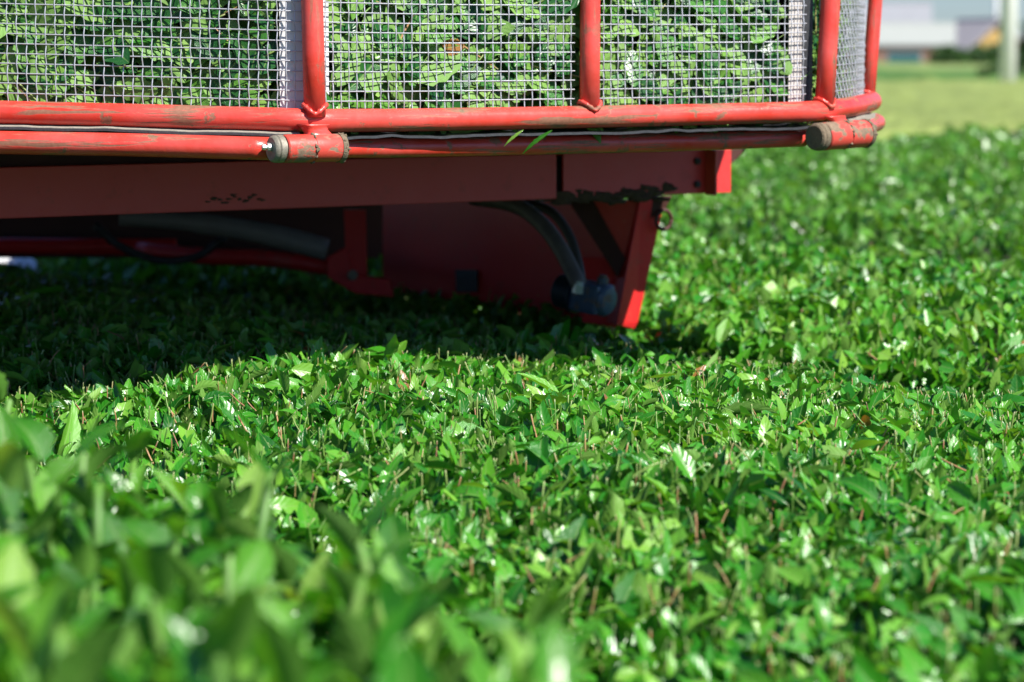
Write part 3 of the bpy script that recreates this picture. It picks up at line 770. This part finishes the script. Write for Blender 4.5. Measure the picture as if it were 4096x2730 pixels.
MB().tube(catmull([P(2010, 790, 6.0), P(2190, 840, 5.92), P(2270, 930, 5.88), P(2310, 1040, 5.85), P(2330, 1150, 5.82)], 8), .0100, 14).build('hose', M['black'], HV, smooth=True)
# square hole cover on the plate
def on_plate(px, py, out=.0):
    a = (px - 2048) / F
    t = (a * (pl0.y * CP + .45 * SP) - pl0.x) / (SPd.x - a * SPd.y * CP)
    p = pl0 + SPd * t; q = P(px, py, p.y); return q + plate_n * out
q4 = [on_plate(1833, 1080, .004), on_plate(1918, 1080, .004), on_plate(1918, 1168, .004), on_plate(1836, 1168, .004)]
MB().prism(q4, plate_n * .004).build('access_cover', M['rubber'], HV)
# inner bracket and dark slot to its right
br0, br1 = 6.55, 6.62
MB().prism([P(1375, 840, br0), P(1462, 840, br0), P(1470, 1175, br0), P(1388, 1150, br0)], (0, .02, 0)).build('inner_bracket', M['red_plate'], HV)
MB().prism([P(1310, 1030, br0 - .03), P(1380, 990, br0 - .03), P(1410, 1100, br0 - .03), P(1560, 1120, br0 - .03), P(1575, 1190, br0 - .03), P(1420, 1175, br0 - .03), P(1310, 1110, br0 - .03)], (0, .03, 0)).build('bearing_plate', M['red_plate'], HV, bevel=.003)
MB().lathe(P(1412, 1100, br0 - .045), Vector((0, -1, 0)), [(0, .012), (.02, .012), (.022, .008)], 12).build('bolt', M['steel'], HV)
# cutter bar, pipes, duct and belt underneath
MB().tube([P(-900, 985, 7.1), P(0, 985, 7.05), P(700, 990, 6.98)], .021, 14).build('frame_pipe', M['red_plate'], HV, smooth=True)
MB().tube(catmull([P(560, 1000, 6.98), P(830, 1026, 6.85), P(1080, 1035, 6.75), P(1340, 1072, 6.62)], 6), .020, 14).build('cutter_pipe', M['red_plate'], HV, smooth=True)
MB().tube(catmull([P(480, 868, 6.5), P(800, 895, 6.5), P(1080, 940, 6.5), P(1310, 1000, 6.5)], 6), [.020] * 6 + [.024] * 6 + [.026] * 7, 16).build('air_duct', M['duct'], HV, smooth=True)
MB().tube(catmull([P(380, 900, 6.7), P(480, 985, 6.7), P(640, 1042, 6.7), P(790, 1025, 6.7), P(900, 950, 6.7)], 6), .0095, 10).build('drive_belt', M['rubber'], HV, smooth=True)
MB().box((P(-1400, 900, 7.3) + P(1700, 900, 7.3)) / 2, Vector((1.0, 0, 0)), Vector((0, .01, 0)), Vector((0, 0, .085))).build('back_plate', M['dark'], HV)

# ------------------------------------------------------------------ harvested leaves in the basket
def leaf_load():
    rr = np.random.default_rng(51)
    ld = thing('leaf_load', (0, 5.5, RZ), 'heap of freshly cut green tea leaves packed behind the wire mesh of the basket', 'tea leaves')
    body = rim_poly(.085, RZ - .02); body += [Vector((-.6, 6.9, body[0].z)), Vector((body[0].x - .4, 6.9, body[0].z))]
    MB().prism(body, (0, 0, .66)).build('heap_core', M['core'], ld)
    a0, a1 = arc_px(-500), A_p4 + .22
    n1, n2 = 1900, 2700; n = n1 + n2; front = np.arange(n) < n1
    s = rr.uniform(a0, a1, n); z = rr.uniform(-.005, .36, n)
    ins = np.where(front, .027 + .015 * rr.random(n), .050 + .032 * rr.random(n)) + np.where(s > A_p3 - .03, .024, 0)
    p, nin = rim_at(s, 0); p[:, :2] += nin * ins[:, None]; p[:, 2] += z
    ok = ~(((s > A_bend - .060) & (s < A_bend + .050)) | ((s > A_p3 - .085) & (s < A_p3 + .005)))
    s, z, ins, p, nin, front = s[ok], z[ok], ins[ok], p[ok], nin[ok], front[ok]; n = len(s)
    out = np.concatenate([-nin, np.zeros((n, 1))], 1)
    nz = out + rr.normal(0, 1, (n, 3)) * np.where(front, .20, .5)[:, None] + np.array([0, 0, .22]); nz /= np.linalg.norm(nz, axis=1, keepdims=True)
    a = rr.normal(0, 1, (n, 3)); u = a - nz * np.sum(a * nz, 1, keepdims=True); u /= np.linalg.norm(u, axis=1, keepdims=True)
    flip = np.where(rr.random(n) < .5, -1, 1)[:, None]; nz = nz * flip
    R = np.stack([np.cross(u, nz), u, nz], 2)
    L = np.where(front, .062, .056) * np.clip(rr.lognormal(0, .28, n), .5, 1.5)
    pos = p - u * L[:, None] * .5
    tip = p + u * L[:, None] * .5
    # no leaf in front of the wires
    for e in (pos, tip):
        pass
    tint = np.clip(rr.beta(.8, 1.35, n), 0, .995)
    tint = np.where((tint > .97) & (rr.random(n) < .5), .8, tint)
    Vl = variants(14, 8, 2, 8, cutp=.3, foldr=(.0, .28), bendr=(-.25, .25), wr=(.44, .60))
    hi = split_biggest(pos, L * (1 - ins * 6), 300, rr); k = ~hi; iv = rr.integers(0, 14, n)
    singles('leaf', Vl, iv[hi], R[hi], pos[hi], L[hi], tint[hi], M['load'], ld)
    joined('foliage', Vl, iv[k], R[k], pos[k], L[k], tint[k], M['load'], ld)
    m = 420
    s = rr.uniform(a0, a1, m); z = rr.uniform(0, .36, m); p, nin = rim_at(s, 0); p[:, :2] += nin * rr.uniform(.030, .042, m)[:, None]; p[:, 2] += z
    tt = np.stack([nin[:, 1], -nin[:, 0], np.zeros(m)], 1); th = rr.normal(0, .8, m)
    u = tt * np.cos(th)[:, None] + np.array([0, 0, 1]) * np.sin(th)[:, None]
    L = rr.uniform(.03, .11, m)
    o = joined('stalks', [(V * np.array([.5, 1, .5]), Q, A) for V, Q, A in V_STEM], rr.integers(0, 8, m), frames(u, rr.uniform(0, 6, m)), p - u * L[:, None] * .5, L, rr.uniform(.2, .8, m) ** 1.3, M['stem'], ld)
leaf_load()

# leaf sprigs caught on the lower rail
def sprig(px0, py0, px1, py1, d, label, tintv):
    a, b = P(px0, py0, d), P(px1, py1, d - .01)
    u = np.array([tuple((b - a).normalized())]); L = (b - a).length
    R = frames(u, np.array([.9])); V, Q, A = V_FULL[2]; V = V * np.array([.30, 1, .6])
    at_ = np.empty((len(V), 3)); at_[:, :2] = A; at_[:, 2] = tintv
    W = (R[0] @ V.T).T * L + np.array(a)
    o = bpy.data.objects.new('tea_sprig', mesh_np('tea_sprig', W, Q, at_, M['young'])); C.objects.link(o)
    tag(o, label, 'leaf', 'sprigs caught between the rails')
sprig(2095, 520, 2014, 575, 4.515, 'thin pale tea shoot caught between the rails, left of the two', .9)
sprig(2210, 522, 2084, 600, 4.53, 'dark folded tea leaf hanging over the lower rail, right of the two', .35)

# ------------------------------------------------------------------ background
def leafy(name, label, c, rx, ry, h, n, seed, parentloc=None, trunk=True, Lm=.25, mat='bush', group=None, cat='bush'):
    rr = np.random.default_rng(seed); c = np.array(c, float)
    th = thing(name, (c[0], c[1], 0), label, cat, group)
    if trunk:
        mb = MB(); mb.tube([(c[0], c[1], 0), (c[0] + .05, c[1], h * .35), (c[0] - .03, c[1], h * .7)], [.09 * h / 2.5, .06 * h / 2.5, .03 * h / 2.5], 8)
        for k in range(5):
            a = k * 1.3; mb.tube([(c[0], c[1], h * .3), (c[0] + math.cos(a) * rx * .6, c[1] + math.sin(a) * ry * .6, h * (.6 + .06 * k))], [.04 * h / 2.5, .015], 6)
        mb.build('trunk', M['core'], th)
    d = rr.normal(0, 1, (n, 3)); d /= np.linalg.norm(d, axis=1, keepdims=True); r = rr.uniform(.35, 1, n) ** .5
    lob = 1 + .22 * np.sin(d[:, 0] * 5 + seed) * np.cos(d[:, 2] * 4 + seed * 2) + .12 * np.sin(d[:, 1] * 9)
    p = d * (r * lob)[:, None] * np.array([rx, ry, h * .5]) + np.array([c[0], c[1], h * .52]); p[:, 2] = np.maximum(p[:, 2], .05)
    u = rr.normal(0, 1, (n, 3)) + d * .8; u /= np.linalg.norm(u, axis=1, keepdims=True)
    o = joined('crown', V_LO, rr.integers(0, 10, n), frames(u, rr.uniform(0, 6, n)), p, Lm * rr.uniform(.6, 1.4, n), rr.uniform(0, 1, n), M[mat], th)
    return th
def bgx(px, d): return (px - 2048) / F * d
# concrete pole, two poles
def pole(px, d, r0, r1, h, label, base_py=None):
    x = bgx(px, d); t = thing('utility_pole', (x, d, 0), label, 'pole', 'utility poles')
    MB().tube([(x, d, 0), (x + .006 * d * 0 + .03, d, h * .5), (x + .06, d, h)], [r0, (r0 + r1) / 2, r1], 22).build('shaft', M['concrete'], t, smooth=True)
    MB().lathe((x + .004, d, 2.3), (0, 0, 1), [(0, r0 + .003), (.05, r0 + .003)], 22).build('steel_band', M['steel'], t, auto=.6)
    return t
pole(4020, 55, .165, .12, 8.5, 'pale concrete pole standing beyond the tea at the right edge')
pole(3972, 230, .17, .12, 9, 'thin faint grey pole far behind the houses, left of the concrete pole')
leafy('shrub', 'dark green tall shrub right of the concrete pole', (bgx(4150, 66), 66, 0), .62, .8, 2.15, 2600, 2, Lm=.16)
leafy('shrub', 'dark low bush left of the foot of the concrete pole', (bgx(3955, 62), 62, 0), .30, .4, 1.18, 900, 3, Lm=.12)
for i, (px, d, rx, h, lb) in enumerate([(3785, 160, 1.0, 1.8, 'dark rounded garden shrub at the corner of the brown house'), (3850, 162, 1.2, 1.6, 'garden shrub below the yellow gable, left of two'), (3915, 161, 1.2, 1.65, 'garden shrub below the yellow gable, right of two'), (3975, 160, 1.0, 1.8, 'garden shrub just left of the concrete pole')]):
    leafy('garden_shrub', lb, (bgx(px, d), d, 0), rx, 1.0, h, 1200, 10 + i, Lm=.3, group='shrubs in front of the houses')
# houses
M['wall_brown'] = plain('brown_wall', (.30, .17, .12), .85, 0, .15, 1.5, 0)
M['wall_yellow'] = plain('yellow_wall', (.42, .28, .09), .85, 0, .12, 1.5, 0)
M['wall_grey'] = plain('grey_wall', (.40, .38, .38), .85, 0, .12, 1.5, 0)
M['roof_pale'] = plain('pale_roof', (.34, .36, .335), .55, 0, .06, 1, 0)
M['roof_grey'] = plain('slate_roof', (.26, .27, .29), .6, 0, .12, 1, 0)
M['roof_lilac'] = plain('lilac_roof', (.40, .37, .37), .55, 0, .1, 1, 0)
M['pane'] = plain('window_pane', (.03, .045, .055), .1, 0, .2, 1, 0)
M['teal'] = plain('teal_panel', (.02, .12, .13), .5, 0, .2, 2, 0)
M['frame'] = plain('window_frame', (.45, .44, .42), .5, 0, .1, 2, 0)
def house(px, d, wdt, dep, eave, ridge, rot, wall, roof, label, over=.45, gable_mat=None, wins=()):
    x = bgx(px, d); t = thing('house', (x, d, 0), label, 'house', None)
    ca, sa = math.cos(rot), math.sin(rot)
    def W(a, b, z): return Vector((x + a * ca - b * sa, d + a * sa + b * ca, z))
    hw, hd = wdt / 2, dep / 2
    MB().prism([W(-hw, -hd, 0), W(hw, -hd, 0), W(hw, hd, 0), W(-hw, hd, 0)], (0, 0, eave)).build('wall', M[wall], t)
    for s in (-1, 1):
        MB().prism([W(s * (hw - .12), -hd, eave + .002), W(s * (hw - .12), hd, eave + .002), W(s * (hw - .12), 0, ridge - .12)], Vector((ca, sa, 0)) * .12 * s).build('gable', M[gable_mat or wall], t)
    k = (ridge - eave) / hd; lo = eave - over * k
    for s in (-1, 1):
        MB().prism([W(-hw - over, 0, ridge), W(hw + over, 0, ridge), W(hw + over, s * (hd + over), lo), W(-hw - over, s * (hd + over), lo)], (0, 0, .14)).build('roof_slope', M[roof], t)
    MB().tube([W(-hw - over, 0, ridge + .12), W(hw + over, 0, ridge + .12)], .12, 8).build('ridge_cap', M[roof], t)
    for (a, z0, ww, hh, mt) in wins:
        f_ = MB().prism([W(a - ww / 2 - .06, -hd - .03, z0 - .06), W(a + ww / 2 + .06, -hd - .03, z0 - .06), W(a + ww / 2 + .06, -hd - .03, z0 + hh + .06), W(a - ww / 2 - .06, -hd - .03, z0 + hh + .06)], Vector((-sa, ca, 0)) * .028).build('window', M['frame'], t)
        MB().prism([W(a - ww / 2, -hd - .045, z0), W(a + ww / 2, -hd - .045, z0), W(a + ww / 2, -hd - .045, z0 + hh), W(a - ww / 2, -hd - .045, z0 + hh)], Vector((-sa, ca, 0)) * .013).build('pane', M[mt], f_)
    return t
house(3520, 195, 9.6, 6.0, 2.0, 3.3, -.16, 'wall_brown', 'roof_pale', 'low brown house with a broad pale roof beyond the fields', over=.18, wins=[(1.6, .75, 2.2, .75, 'teal'), (-1.6, .9, 1.2, .8, 'pane')])
house(3510, 225, 7.2, 7.0, 3.0, 5.25, -.12, 'wall_grey', 'roof_grey', 'grey house with slate-blue roof rising behind the pale-roofed house', wins=[(1.2, 1.5, 1.4, 1.0, 'pane')])
house(3905, 205, 6.0, 4.2, 2.0, 3.75, math.pi / 2 + .30, 'wall_yellow', 'roof_lilac', 'yellow gabled house with lilac-grey roof behind the garden shrubs', gable_mat='wall_yellow', wins=[(.4, 1.0, 1.2, .8, 'pane')])
# made-up white surface standing in for the bright patch below the machine
sh = MB(); vs = []; fs = []
for j in range(9):
    for i in range(25):
        c = P(-60 + 205 * i / 24, 1064, 7.75 + .30 * j / 8)
        vs.append((c.x, c.y, P(0, 1062, 7.75).z + .012 * math.sin(j / 8 * math.pi) + .006 * math.sin(i * 1.3 + j) - .012 * (i / 24) ** 2 - (.03 if j in (0, 8) else 0)))
for j in range(8):
    for i in range(24): fs.append((j * 25 + i, j * 25 + i + 1, (j + 1) * 25 + i + 1, (j + 1) * 25 + i))
tag(sh.add(vs, fs).build('bright_patch', M['white_patch'], smooth=True), 'small bright white patch, made-up surface seen under the harvester at the left edge', 'white_patch')
print('LEAVES', cnt, 'tris', sum(len(o.data.polygons) for o in bpy.data.objects if o.type == 'MESH'))
